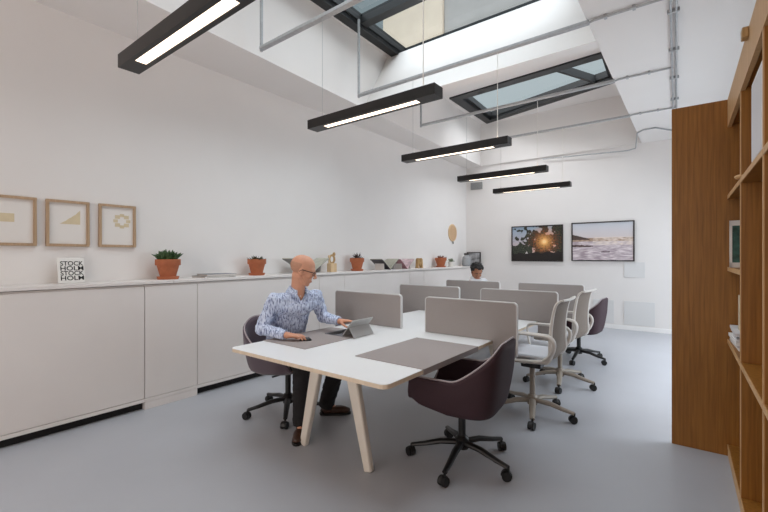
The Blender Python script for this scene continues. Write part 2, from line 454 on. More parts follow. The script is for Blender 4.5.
# framed prints
def print_frame(y0, y1, za, zb, label):
    root = thing('framed_print', label, 'picture', (XW, (y0+y1)/2, za), group='oak framed prints on the left wall')
    w = .022; d = .03
    f = MB(); f.box(XW+.001, XW+d, y0, y1, za, za+w); f.box(XW+.001, XW+d, y0, y1, zb-w, zb)
    f.box(XW+.001, XW+d, y0, y0+w, za+w, zb-w); f.box(XW+.001, XW+d, y1-w, y1, za+w, zb-w)
    f.build('frame', M_frameoak, root, world=True, bevel=.002)
    MB().box(XW+.001, XW+.012, y0+w, y1-w, za+w, zb-w).build('paper', M_paper, root, world=True)
    return root
def patch(root, pts, mb=None):
    pr_ = (mb or MB()).prism(pts, lambda u, v, t: (XW+.0121+.0012*t, u, v))
    return pr_
f1 = print_frame(.625, .94, 1.535, 1.945, 'oak framed print with a plain tan rectangle, nearest the camera')
patch(f1, [(.69,1.73),(.80,1.73),(.80,1.80),(.69,1.80)]).build('artwork', M_tan, f1, world=True)
f2 = print_frame(1.003, 1.318, 1.535, 1.945, 'oak framed print with a stepped tan triangle, middle of the three')
pts = [(1.10, 1.735)]
pts2 = [(1.10,1.735),(1.25,1.735),(1.25,1.86)]
for k in range(6): pts2 += [(1.25-.025*k-.012, 1.86-.0208*k), (1.25-.025*(k+1), 1.86-.0208*(k+1)+.008)]
patch(f2, [(1.10,1.735),(1.25,1.735),(1.25,1.862),(1.232,1.845),(1.218,1.825),(1.2,1.812),(1.182,1.795),(1.165,1.785),(1.145,1.765),(1.125,1.752)]).build('artwork', M_tan, f2, world=True)
f3 = print_frame(1.394, 1.709, 1.535, 1.945, 'oak framed print with a pale tan ring of blocks, beside the first plant')
a3 = MB()
for k in range(8):
    a = 2*PI*k/8; s_ = .024+.006*(k % 3)
    y, z = 1.59+.055*math.cos(a), 1.79+.055*math.sin(a); s_ = .019+.003*(k % 2)
    patch(f3, [(y-s_,z-s_*.8),(y+s_,z-s_*.8),(y+s_,z+s_*.8),(y-s_,z+s_*.8)], a3)
a3.build('artwork', M_tan, f3, world=True)

# lettered book leaning on the wall
bk = thing('book', 'square white book lettered STOCKHOLM twice in black, leaning on the wall', 'book', (-4.36, 1.145, ZL))
tl = Matrix.Translation((-4.345, 1.165, ZL)) @ Matrix.Rotation(R(-10), 4, 'Y')
bw, bh = .098, .225
b_ = MB().box(-.012, 0, -bw, bw, .002, bh); bmesh.ops.transform(b_.bm, matrix=tl, verts=b_.bm.verts)
b_.build('cover', mat('white_book_cover', (228, 226, 222), .5), bk, world=True, bevel=.002)
lt = None; rows = ['STOCK', 'HOLM', 'STOCK', 'HOLM']
bmL = bmesh.new()
for k, w in enumerate(rows):
    me = glyph_mesh(w, 1.0, .016)
    xs = [v.co.x for v in me.vertices]; ys = [v.co.y for v in me.vertices]
    sx = .168/(max(xs)-min(xs)); sy = .040/(max(ys)-min(ys))
    me.transform(Matrix.Translation((.0012, -.078, .155-k*.0435)) @ Matrix(((0,0,1,0),(sx,0,0,-min(xs)*sx),(0,sy,0,-min(ys)*sy),(0,0,0,1))))
    bmL.from_mesh(me); bpy.data.meshes.remove(me)
bmesh.ops.transform(bmL, matrix=tl, verts=bmL.verts)
q = MB(); q.bm.free(); q.bm = bmL
q.build('lettering', M_ink, bk, world=True)

# terracotta pots
def pot(name, label, y, r, h, leaves, x=-4.28, pm=M_terra):
    root = thing(name, label, 'plant', (x, y, ZL), group='plants on the ledge')
    MB().lathe([(r*.80, 0), (r*.90, .028), (r*.82, .03), (r*.5, .03)], seg=28).build('saucer', pm, root)
    MB().lathe([(r*.62, .025), (r*.88, h*.70), (r*.98, h*.70), (r, h*.72), (r, h), (r*.88, h), (r*.82, h*.86), (r*.5, h*.84)], seg=28).build('pot', pm, root)
    MB().lathe([(r*.80, h*.84), (r*.86, h*.91), (.001, h*.93)], seg=20, cap1=False).build('soil', M_soil, root)
    return root
def leaf(mb, p, d, L, w, th):
    d = Vector(d).normalized(); p = Vector(p)
    mb.tube([p, p+d*L*.35, p+d*L*.7, p+d*L], [w*.55, w, w*.75, w*.12], 6, th)
# 1 bushy succulent
r1 = pot('potted_plant', 'bushy green succulent in a terracotta pot, nearest plant to the camera', 1.955, .118, .205, 0)
lv = MB()
for k in range(150):
    a = random.uniform(0, 2*PI); e = random.uniform(.35, 1.45); rad = random.uniform(.0, .075)
    p = (rad*math.cos(a), rad*math.sin(a), .19+.03*random.random())
    d = (math.cos(a)*math.cos(e), math.sin(a)*math.cos(e), math.sin(e)+.1)
    leaf(lv, p, d, random.uniform(.05, .10), random.uniform(.013, .020), .6)
lv.build('foliage', M_leaf, r1)
r2 = pot('potted_plant', 'low dark green succulent in a terracotta pot beside the bald man', 3.02, .112, .20, 0)
lv = MB()
for k in range(60):
    a = random.uniform(0, 2*PI); e = random.uniform(.1, 1.3); rad = random.uniform(.0, .07)
    leaf(lv, (rad*math.cos(a), rad*math.sin(a), .18), (math.cos(a)*math.cos(e), math.sin(a)*math.cos(e), math.sin(e)), random.uniform(.04, .075), .010, .6)
lv.build('foliage', mat('deep_green_leaf', (58, 66, 44), .5, var=.3), r2)
r3 = pot('potted_plant', 'dark spiky plant in a terracotta pot above the left divider', 4.90, .115, .205, 0)
lv = MB()
for k in range(34):
    a = random.uniform(0, 2*PI); e = random.uniform(.2, 1.3)
    leaf(lv, (.01*math.cos(a), .01*math.sin(a), .19), (math.cos(a)*math.cos(e), math.sin(a)*math.cos(e), math.sin(e)), random.uniform(.08, .13), .008, .5)
lv.build('foliage', M_leafd, r3)
r4 = pot('potted_plant', 'reddish low plant in a terracotta pot near the far corner', 7.62, .125, .20, 0)
lv = MB()
for k in range(40):
    a = random.uniform(0, 2*PI); e = random.uniform(.1, 1.3); rad = random.uniform(0, .07)
    leaf(lv, (rad*math.cos(a), rad*math.sin(a), .18), (math.cos(a)*math.cos(e), math.sin(a)*math.cos(e), math.sin(e)), random.uniform(.05, .09), .010, .6)
lv.build('foliage', mat('rust_leaf', (120, 66, 44), .6, var=.3), r4)
r5 = pot('potted_plant', 'small pale plant in a white pot, last on the ledge', 8.08, .075, .11, 0, pm=M_pale_pot)
lv = MB()
for k in range(40):
    a = random.uniform(0, 2*PI); e = random.uniform(.2, 1.4)
    leaf(lv, (0, 0, .10), (math.cos(a)*math.cos(e), math.sin(a)*math.cos(e), math.sin(e)), random.uniform(.06, .11), .010, .6)
lv.build('foliage', M_leafs, r5)

# thin magazines lying flat
for k, (dy, dz, w, m, lb) in enumerate(((0, 0, .19, M_magdark, 'dark thin magazine lying flat on the ledge, bottom of the two'), (.03, .0195, .17, M_paper, 'pale thin magazine lying on top of the dark one on the ledge'))):
    root = thing('magazine', lb, 'magazine', (-4.28, 2.46+dy, ZL+dz), R(3-7*k), group='magazines on the ledge')
    MB().box(-.13, .13, -w, w, 0, .002).build('cover', m, root)
    MB().box(-.128, .126, -w+.004, w-.002, .0021, .0165).build('pages', M_paper, root)
    MB().box(-.13, .13, -w, w, .0166, .0190).build('cover', M_magdark if k == 0 else mat('silver_cover', (120, 120, 128), .4, var=.3, scale=20), root)

def open_magazine(y, wing, label, mo, mi, tilt=32):
    root = thing('open_magazine', label, 'magazine', (-4.27, y, ZL), group='open magazines displayed on the ledge')
    for s in (-1, 1):
        c = MB(); n = 9
        prof = []
        for i in range(n):
            u = i/(n-1); prof.append((s*u*wing*math.cos(R(tilt)), .012+u*wing*math.sin(R(tilt))+.02*math.sin(PI*u)))
        up = [(a, b) for a, b in prof]; lo = [(a, b-.010-(.012*(1-abs(i-4)/4))) for i, (a, b) in enumerate(prof)]
        poly = up+lo[::-1]
        c.prism(poly, lambda u, v, t: (-.13+.26*t, u, v)); c.build('page_block', mi, root)
        k = MB(); lo2 = [(a, b-.0005) for a, b in lo]; lo3 = [(a, b-.0035) for a, b in lo]
        k.prism(lo2+lo3[::-1], lambda u, v, t: (-.132+.264*t, u, v)); k.build('cover', mo, root)
    MB().box(-.11, .11, -wing*.5, wing*.5, 0, .004).build('display_base', M_paper, root)
    for s in (-1, 1):
        MB().bar((0, s*wing*.48, .002), (0, s*wing*.50, wing*.36), .2, .006, up=(0,1,0)).build('display_support', M_paper, root)
    return root
open_magazine(3.82, .37, 'grey magazine standing open in a V on the ledge behind the bald head', mat('grey_cover', (120, 122, 120), .5, var=.25, scale=12), M_maggreen)
open_magazine(5.62, .30, 'pale open magazine with a dark cover edge, left of the pink one', M_magdark, M_maggreen, 36)
open_magazine(6.14, .28, 'pink printed magazine standing open on the ledge', M_magpink, mat('pale_rose_pages', (214, 190, 194), .6, var=.25, scale=15), 38)

fg = thing('wooden_ornament', 'pale upright wooden figure beside the spiky plant', 'ornament', (-4.28, 4.33, ZL))
MB().box(-.045, .045, -.062, .062, 0, .13).build('base', M_beechw, fg, bevel=.008)
fr_ = MB()
fr_.tube([(0, .052*math.cos(a), .19+.058*math.sin(a)) for a in [2*PI*k/20 for k in range(21)]], .016, 8, cap=False)
fr_.build('ring', M_olive, fg)
MB().ball((0, .045, .265), (.022, .024, .03)).build('head', M_olive, fg)
MB().bar((0, -.05, .13), (0, -.058, .25), .035, .022).build('upright', M_beechw, fg, bevel=.004)
so = thing('wooden_ornament', 'small brown M shaped wooden ornament left of the rust coloured plant', 'ornament', (-4.28, 6.76, ZL))
mm = MB(); mm.prism([(-.10,0),(-.055,0),(-.05,.10),(0,.04),(.04,.10),(.05,0),(.10,0),(.085,.17),(.05,.20),(0,.11),(-.05,.20),(-.085,.17)], lambda u, v, t: (-.03+.06*t, u, v))
mm.build('body', M_olive, so, bevel=.005)
MB().box(-.04, .04, -.11, .11, -.0, .006).build('foot', M_beechw, so)

# round wooden wall hanging
wd = thing('wall_hanging', 'round pale wooden disc hung on the left wall near the corner', 'wall hanging', (XW, 8.46, 1.99))
dd = MB()
dd.loft([[(XW+x, 8.46+r*math.cos(2*PI*k/40), 1.99+r*math.sin(2*PI*k/40)) for k in range(40)] for r, x in ((.2, .002), (.205, .012), (.2, .02), (.18, .022))])
dd.build('disc', M_beechw, wd, world=True)
rb = MB()
for k in range(9):
    a = -.16+.04*k; hh = math.sqrt(max(.0, .175**2-a*a))
    rb.bar((XW+.024, 8.46+a, 1.99-hh), (XW+.024, 8.46+a, 1.99+hh), .012, .008, up=(1,0,0))
rb.build('reed', wood('reed', (196, 162, 130), (212, 180, 148)), wd, world=True)
MB().tube([(XW+.015, 8.47, 1.79), (XW+.02, 8.475, 1.75), (XW+.015, 8.47, 1.73)], .012, 8).build('tassel', M_vent, wd, world=True)

# framed photograph + jar in the corner
fp = thing('photo_frame', 'small dark framed black and white photograph on the ledge in the corner', 'picture', (-4.22, 9.13, ZL))
ff = MB(); x0, x1, za, zb, yy = -4.395, -4.04, ZL+.002, 1.545, 9.12
for bx in ((x0,x1,za,za+.02),(x0,x1,zb-.02,zb),(x0,x0+.02,za,zb),(x1-.02,x1,za,zb)): ff.box(bx[0],bx[1],yy,yy+.02,bx[2],bx[3])
ff.build('frame', M_darkframe, fp, world=True)
MB().box(x0+.02, x1-.02, yy+.008, yy+.015, za+.02, zb-.02).build('photo', mat('grey_photo', (150, 150, 152), .4, var=.75, scale=9), fp, world=True)
jr = thing('glass_jar', 'smoky grey rounded glass jar left of the dark photo frame', 'jar', (-4.25, 8.80, ZL))
MB().lathe([(.07, 0), (.10, .01), (.11, .1), (.10, .20), (.06, .24), (.055, .27)], seg=24).build('body', M_vase, jr)
MB().lathe([(.058, .265), (.06, .27), (.06, .30), (.05, .305)], seg=20).build('lid', M_black, jr)

# ------------------------------------------------------------------ pictures on the far wall
def fbm(x, y, s, seed=0, oct=4):
    v = 0; a = .5
    for k in range(oct):
        v += a*noise.noise(Vector((x*s, y*s, seed+k*7.3))); s *= 2; a *= .5
    return v
def mixc(a, b, t): t = max(0, min(1, t)); return tuple(p+(q-p)*t for p, q in zip(a, b))
def sunset(u, v):
    sky = mixc((200,180,180), (150,168,186), (v-.35)/.6)
    d = math.hypot((u-.66)*1.4, v-.55)
    c = mixc((238,156,112), sky, (d-.1)/.42)
    tree = fbm(u*1.4, v, 7, 3)+.32*(1-abs(u-.62)/.42)+.25*(1-abs(v-.55)/.6)
    leafc = mixc((20,20,16), (70,74,52), .5+fbm(u, v, 40, 9)*1.8)
    warm = mixc((255,196,110), (120,58,28), d/.34)
    leafc = mixc(warm, leafc, (d-.16)/.34+fbm(u, v, 30, 5)*1.5)
    if tree > .20 or u > .86+.1*fbm(u, v, 8, 2): c = leafc
    if d < .05: c = (255,214,150)
    elif d < .11: c = mixc((255,196,120), c, (d-.05)/.06)
    hedge = .44+.26*fbm(u*1.4, v, 6, 11)-.14*max(0, u-.3)
    if u < .42 and v < hedge: c = mixc((22,26,20), (92,98,74), .3+fbm(u, v, 45, 1)*1.5)
    if v < .20+.08*fbm(u, 0, 9, 4)+.06*u: c = mixc((14,11,11), (34,24,20), .5+fbm(u, v, 20, 6))
    if .27 < u < .33 and .2 < v < .27 and abs(u-.30) < (.27-v)*.45: c = (210,200,196)
    return c
def surf(u, v):
    if v > .60: c = mixc((206,196,196), (196,200,208), (v-.6)/.4)
    elif v > .50: c = mixc((196,170,150), (138,112,92), .5+fbm(u*3, v*6, 6, 3)*1.6)
    else:
        f = .5+fbm(u*2, v*7, 4, 5)*1.7
        c = mixc((158,142,150), (222,212,214), f+.25*(v-.25))
    if v < .62 and v > .40 and u > .35: c = mixc(c, (222,208,198), .55+fbm(u*2, v*4, 6, 8)*1.5)
    if u < .30 and v > .55 and v < .70-.42*u+.02*fbm(u, 0, 14, 1): c = (72,56,52)
    if u < .36 and .36+.03*fbm(u, 0, 10, 2) < v < .42-.03*(u/.36)+.03*fbm(u, 0, 16, 7): c = (78,58,56)
    if abs(u-.56) < .07 and abs(v-.22) < .015+.01*fbm(u, v, 20, 3): c = (92,72,78)
    return c
def big_picture(x0, x1, za, zb, fn, name, label):
    root = thing(name, label, 'picture', ((x0+x1)/2, YF, za), group='framed photographs on the far wall')
    w, d = .022, .04; y = YF
    f = MB()
    for a, b, c, e in ((x0,x1,za,za+w),(x0,x1,zb-w,zb),(x0,x0+w,za+w,zb-w),(x1-w,x1,za+w,zb-w)): f.box(a, b, y-d, y-.001, c, e)
    f.build('frame', M_darkframe, root, world=True)
    nu, nv = 150, 106
    bm = bmesh.new(); lay = bm.verts.layers.float_color.new('print')
    V = []
    for j in range(nv+1):
        for i in range(nu+1):
            u, v = i/nu, j/nv
            p = bm.verts.new((x0+w+(x1-x0-2*w)*u-root.location.x, y-d+.012-root.location.y, za+w+(zb-za-2*w)*v-root.location.z))
            p[lay] = lin(fn(u, v))+(1,); V.append(p)
    for j in range(nv):
        for i in range(nu):
            k = j*(nu+1)+i; bm.faces.new((V[k], V[k+1], V[k+nu+2], V[k+nu+1]))
    me = bpy.data.meshes.new('photograph'); bm.to_mesh(me); bm.free()
    link('photograph', me, M_print, root)
    MB().box(x0+w, x1-w, y-d+.0125, y-.002, za+w, zb-w).build('backing_board', M_black, root, world=True)
big_picture(-3.30, -2.19, 1.33, 2.125, sunset, 'framed_photograph', 'framed photograph of an orange sun glowing through dark trees')
big_picture(-2.02, -.885, 1.345, 2.145, surf, 'framed_photograph', 'framed photograph of pale surf and a dark headland')

# ------------------------------------------------------------------ bench desk
TX0, TX1, TY0, TY1, TZ = -2.85, -1.335, 1.765, 7.15, .74
CX = -2.05
desk = thing('bench_desk', 'long white bench desk on splayed cream legs in the middle of the room', 'desk', ((TX0+TX1)/2, (TY0+TY1)/2, 0))
def rrect(x0, x1, y0, y1, r, n=6):
    p = []
    for cx, cy, a0 in ((x1-r, y1-r, 0), (x0+r, y1-r, 90), (x0+r, y0+r, 180), (x1-r, y0+r, 270)):
        for k in range(n+1):
            a = R(a0+90*k/n); p.append((cx+r*math.cos(a), cy+r*math.sin(a)))
    return p
pl = rrect(TX0, TX1, TY0, TY1, .05)
MB().prism(pl, lambda u, v, t: (u, v, TZ-.0035+.0035*t)).build('tabletop', M_top, desk, world=True)
MB().prism(pl, lambda u, v, t: (u, v, TZ-.028+.0244*t)).build('plywood_core', M_ply, desk, world=True)
for y in (2.10, 4.45, 6.80):
    for s in (-1, 1):
        MB().bar((CX+s*.155, y, .712), (CX+s*.325, y, 0), .10, .055, .065, .045, up=(0,1,0)).build('leg', M_leg, desk, world=True, bevel=.012)
    MB().box(CX-.42, CX+.42, y-.03, y+.03, .675, .711).build('cross_beam', M_leg, desk, world=True, bevel=.004)
MB().box(CX-.05, CX+.05, 2.13, 6.77, .64, .675).build('long_beam', M_leg, desk, world=True)

# divider screens
def divider(x0, x1, y, inner, label):
    """inner: +1 when the desk edge lies at x1 side (left dividers overhang at x0)"""
    root = thing('desk_divider', label, 'divider', ((x0+x1)/2, y, TZ), group='grey felt desk dividers')
    zt, zb, r = 1.068, .62, .03
    if inner < 0: e = TX0-.008; poly = [(x1, TZ+.002), (x1, zt-r)]
    else: e = TX1+.008; poly = [(x0, TZ+.002), (x0, zt-r)]
    def arc(cx, cz, a0, a1): return [(cx+r*math.cos(R(a0+(a1-a0)*k/5)), cz+r*math.sin(R(a0+(a1-a0)*k/5))) for k in range(6)]
    if inner > 0:
        poly = [(x0, TZ+.002)]+arc(x0+r, zt-r, 180, 90)+arc(x1-r, zt-r, 90, 0)+arc(x1-r, zb+r, 0, -90)+[(e, zb), (e, TZ+.002)]
    else:
        poly = [(e, TZ+.002), (e, zb)]+arc(x0+r, zb+r, 270, 180)+arc(x0+r, zt-r, 180, 90)+arc(x1-r, zt-r, 90, 0)+[(x1, TZ+.002)]
    MB().prism(poly, lambda u, v, t: (u, y-.014+.028*t, v)).build('panel', M_felt, root, world=True)
    # pale edging strip
    c = (sum(p[0] for p in poly)/len(poly), sum(p[1] for p in poly)/len(poly))
    ed = MB(); P3 = [Vector((u, y, v)) for u, v in poly]
    if inner > 0: P3 = P3[:-2]
    else: P3 = P3[2:]
    rg = []
    for k, p in enumerate(P3):
        d = (P3[min(k+1, len(P3)-1)]-P3[max(k-1, 0)]).normalized(); nn = Vector((-d.z, 0, d.x))*(1 if inner > 0 else 1)
        rg.append([p+nn*.003+Vector((0,.0155,0)), p+nn*.003-Vector((0,.0155,0)), p-nn*.005-Vector((0,.0155,0)), p-nn*.005+Vector((0,.0155,0))])
    ed.loft(rg); ed.build('edging', M_felt_trim, root, world=True)
    return root
dl = [(3.255, 'first on the bald man\'s side, behind the tablet', 'first on the near right side, beside the foreground purple armchair'),
      (4.50, 'second on the left side of the desk', 'second on the right side, behind the nearest white task chair'),
      (5.80, 'third on the left side, in front of the dark haired man', 'third on the right side, under the surf photograph')]
for y, a, b in dl:
    divider(-3.15, -2.265, y, -1, 'grey felt desk divider, '+a)
    divider(-1.985, -1.125, y, 1, 'grey felt desk divider, '+b)

# desk mats with a folded front lip
def desk_mat(s, y0, y1, label):
    root = thing('desk_mat', label, 'desk mat', (TX0 if s < 0 else TX1, (y0+y1)/2, TZ), group='taupe desk mats')
    e = TX1+.004 if s > 0 else TX0-.004; i = -1.897 if s > 0 else -2.335
    MB().box(min(e, i), max(e, i), y0, y1, TZ+.0008, TZ+.0045).build('pad', M_mat, root, world=True)
    MB().box(min(e, e+s*.004), max(e, e+s*.004), y0, y1, TZ-.034, TZ+.0045).build('front_lip', M_mat, root, world=True)
desk_mat(1, 2.15, 2.955, 'taupe desk mat at the empty place by the foreground armchair')
desk_mat(-1, 2.075, 2.88, 'taupe desk mat under the bald man\'s hand and tablet')

# ------------------------------------------------------------------ chairs
def star_base(root, ang, m, r=.36, hubz=.13, tipz=.082, thick=.045):
    MB().lathe([(.03, .085), (.045, .09), (.048, hubz+.03), (.03, hubz+.05)], seg=20).build('hub', m, root)
    for k in range(5):
        a = R(ang+72*k); d = Vector((math.cos(a), math.sin(a), 0))
        lg = MB()
        p = [d*.03+Vector((0,0,hubz)), d*.15+Vector((0,0,hubz-.005)), d*(r*.75)+Vector((0,0,tipz+.015)), d*r+Vector((0,0,tipz))]
        lg.tube(p, [thick*.62, thick*.58, thick*.48, thick*.4], 10, .75)
        o = lg.build('leg', m, root)
        t = d.cross(Vector((0,0,1)))
        # caster: swivelled a little to one side
        t = (Matrix.Rotation(R(35+31*k), 3, 'Z') @ t)
        f = t.cross(Vector((0,0,1)))
        c = d*r+f*.012+Vector((0,0,.031))
        cs = MB()
        for s in (-1, 1): cs.tube([c+t*s*.008, c+t*s*.026], .031, 18)
        cs.tube([d*r+Vector((0,0,.04)), d*r+Vector((0,0,tipz+.005))], .009, 8)
        cs.build('caster', M_rubber, o)
        hood = MB(); 
        rg = []
        for q in range(9):
            an = R(200-q*25); rg.append([c+f*math.cos(an)*.036*1.0+Vector((0,0,math.sin(an)*.036))+t*w for w in (-.012, .012)]+[c+f*math.cos(an)*.030+Vector((0,0,math.sin(an)*.030))+t*w for w in (.012, -.012)])
        hood.loft(rg); hood.build('caster_hood', M_black, o)

def shell_point(phi, s, off=0):
    """phi from the back (0) round to the front (180); s from under the seat centre (0) to the rim (1)"""
    a = abs(phi)
    def step(a, a0, a1): t = max(0, min(1, (a-a0)/(a1-a0))); return t*t*(3-2*t)
    H = .875-(.875-.635)*step(a, 22, 84)-(.635-.47)*step(a, 134, 144)
    ha, hb = (.29 if a < 90 else .315), .305
    n = 4.6; ca, sa = math.cos(R(phi)), math.sin(R(phi))
    rad = 1/((abs(ca)/ha)**n+(abs(sa)/hb)**n)**(1/n)
    zb = .40+.05*max(0, -ca)
    if s < .42:
        q = s/.42; rr = rad*.88*q; z = .395+(zb-.395+.02)*q**2
    else:
        q = (s-.42)/.58
        rr = rad*(.88+.13*min(1, q*1.6)**.6+.09*q*(1-step(a, 30, 80)))
        z = zb+.02+(H-zb-.02)*(q**1.1)
    rr -= off
    return Vector((-ca*rr, sa*rr, z))
def shell_chair(label, ang, loc, rz, m):
    root = thing('swivel_armchair', label, 'chair', loc, rz, 'upholstered swivel armchairs')
    g = MB(); nu, nv = 72, 22
    g.grid(lambda u, v: shell_point(u*360-180, max(v, .02)), nu, nv, True)
    bmesh.ops.holes_fill(g.bm, edges=[e for e in g.bm.edges if e.is_boundary and (e.verts[0].co.xy.length < .05)], sides=100)
    g.build('seat_shell', m, root, solid=.028, off=0, sharp=80)
    cu = MB(); rg = []
    for r_, z in ((.70, .445), (.80, .46), (.82, .475), (.74, .487), (.4, .492)):
        rg.append([Vector((shell_point(p*10-180, .42).x*r_*1.18, shell_point(p*10-180, .42).y*r_*1.18, z)) for p in range(36)])
    cu.loft(rg); cu.build('seat_cushion', m, root, sharp=80)
    pp = MB(); pts = [shell_point(p*4-180, 1)+Vector((0,0,.006)) for p in range(91)]
    pp.tube(pts, .0065, 6, cap=False); pp.build('piping', M_pipe, root, sharp=80)
    MB().tube([(0,0,.12), (0,0,.40)], .026, 16).build('column', M_black, root)
    MB().lathe([(.05, .365), (.10, .38), (.11, .396)], seg=20).build('mounting_plate', M_black, root)
    MB().bar((.02, -.05, .378), (.03, -.2, .378), .02, .012).build('lever', M_black, root, bevel=.003)
    star_base(root, ang, M_black)
    return root
ac = shell_chair('dark purple swivel armchair in the foreground, turned to the empty desk place', 180-9-6, (-1.30, 2.62, 0), R(180+6), M_purple)
ac2 = dup(ac, 'purple swivel armchair at the far end of the desk, behind the white task chairs', (-1.26, 6.15, 0), R(180+6-9))
mc = shell_chair('mauve swivel armchair the bald man sits on', 29, (-2.985, 2.445, 0), R(0), M_purple2)
for ch in mc.children:
    if ch.name.startswith('seat_shell'): pass
mc2 = dup(mc, 'swivel armchair under the dark haired man behind the dividers', (-3.02, 6.5, 0), R(0))

def task_chair(label, ang, loc, rz):
    root = thing('task_chair', label, 'chair', loc, rz, 'white and grey task chairs')
    # back profile in the chair's x-z plane (front = +x)
    prof = [(-.15, .545), (-.20, .56), (-.225, .62), (-.222, .70), (-.225, .82), (-.24, .94), (-.262, 1.03), (-.29, 1.065), (-.315, 1.075)]
    for s in (-1, 1):
        pts = [(.20, s*.232, .525), (.05, s*.242, .528)]+[(x, s*(.242-.02*max(0, (z-.65)/.4)), z) for x, z in prof]
        MB().tube(*spline(pts, [.018]*2+[.024, .028, .028, .022, .018, .016, .014, .012, .010]), 10, .8).build('side_frame', M_chairgrey, root)
        ar = [(-.16, s*.245, .55), (-.235, s*.262, .62), (-.262, s*.28, .71), (-.235, s*.287, .765), (-.16, s*.288, .782), (.0, s*.288, .782), (.10, s*.286, .776), (.135, s*.282, .74), (.12, s*.265, .64), (.09, s*.25, .535)]
        MB().tube(*spline(ar, [.022, .024, .024, .023, .021, .020, .018, .015, .014, .014]), 10, .7).build('armrest', M_chairgrey, root)
    b = MB()
    n = len(prof)-1
    def bp(u, v):
        x = u*n; i = min(int(x), n-1); f = x-i
        px = prof[i][0]+(prof[i+1][0]-prof[i][0])*f; pz = prof[i][1]+(prof[i+1][1]-prof[i][1])*f
        w = .235-.02*max(0, (pz-.65)/.4)
        y = (v*2-1)*w
        return (px-.03*(1-(v*2-1)**2)*(.4+.6*math.sin(PI*u)), y, pz)
    b.grid(bp, 26, 15); b.build('backrest', M_mesh, root, solid=.008, off=0, sharp=80)
    tr = MB(); tr.tube([(prof[-1][0]-.02*(1-(k/7-1)**2), (k/7-1)*.212, prof[-1][1]) for k in range(15)], .011, 8); tr.build('top_rail', M_chairgrey, root)
    st = MB(); rings = []
    def sp(u, v):
        x = -.20+.45*u; y = (v*2-1)*.222*(1-.10*max(0, u-.6)/.4)
        return (x, y, .557-.02*math.sin(PI*u)*(1-(v*2-1)**2)-.035*max(0, u-.8)/.2*max(0, u-.8)/.2)
    st.grid(sp, 20, 15); st.build('seat', M_seat, root, solid=.03, off=1, sharp=80)
    MB().box(-.13, .11, -.12, .12, .49, .525).build('seat_frame', M_chairgrey, root, bevel=.01)
    for s in (-1, 1):
        MB().bar((-.02, s*.11, .51), (.02, s*.232, .52), .05, .02).build('seat_arm', M_chairgrey, root)
    MB().box(-.09, .09, -.06, .06, .43, .489).build('tilt_mechanism', M_black, root, bevel=.012)
    MB().tube([(0, -.05, .46), (.02, -.19, .452)], .007, 8).build('lever', M_black, root)
    MB().tube([(0,0,.12), (0,0,.44)], .024, 14).build('column', M_taupe, root)
    star_base(root, ang, M_taupe, thick=.05)
    return root
tc1 = task_chair('white and grey task chair nearest the camera, half behind the first right divider', 180-1-0, (-1.17, 3.79, 0), R(180))
tc2 = dup(tc1, 'farther white and grey task chair, just in front of the far purple armchair', (-1.195, 4.87, 0), R(180-5))

# ------------------------------------------------------------------ bookcase on the right
BO = Vector((.205, 3.84, 0)); BR = R(.9)
bc = thing('bookcase', 'tall oak bookcase on the right with a deep side panel facing the desk', 'bookcase', BO, BR)
DEP = .34
MB().box(-.33, DEP, 0, .025, 0, 2.585).build('side_panel', M_oak, bc, bevel=.0015)
for k, y in enumerate((-.80, -1.60, -2.40, -3.20, -4.0)):
    MB().box(.004, DEP-.01, y, y+.022, .0, 2.40).build('upright', M_oak, bc)
    MB().box(0, .004, y, y+.022, .07, 2.38).build('edge_strip', M_oakL, bc)
MB().box(0, .022, -4.0, -.001, 2.382, 2.585).build('fascia', M_oakL, bc)
MB().box(.03, DEP-.01, -4.0, -.001, 2.40, 2.43).build('top_board', M_oak, bc)
MB().box(DEP-.008, DEP, -4.0, -.001, .0, 2.5).build('back_panel', M_oak, bc)
def shelf(y0, y1, z):
    o = MB().box(.004, DEP-.01, y0, y1, z-.028, z).build('shelf', M_oak, bc)
    MB().box(-.001, .004, y0, y1, z-.028, z).build('edge_strip', M_oakL, o)
for k in range(5):
    y1 = -.001 if k == 0 else -.80*k-.001; y0 = -.80*(k+1)+.023
    for z in (.085, .848, 1.89): shelf(y0, y1, z)
    if k in (0,): shelf(y0, y1, 1.37)
MB().box(.002, .02, -4.0, -.001, 0, .056).build('plinth', M_oakL, bc)
def bw_(x, y, z): 
    c, s = math.cos(BR), math.sin(BR)
    return Vector((BO.x+c*x-s*y, BO.y+s*x+c*y, z))
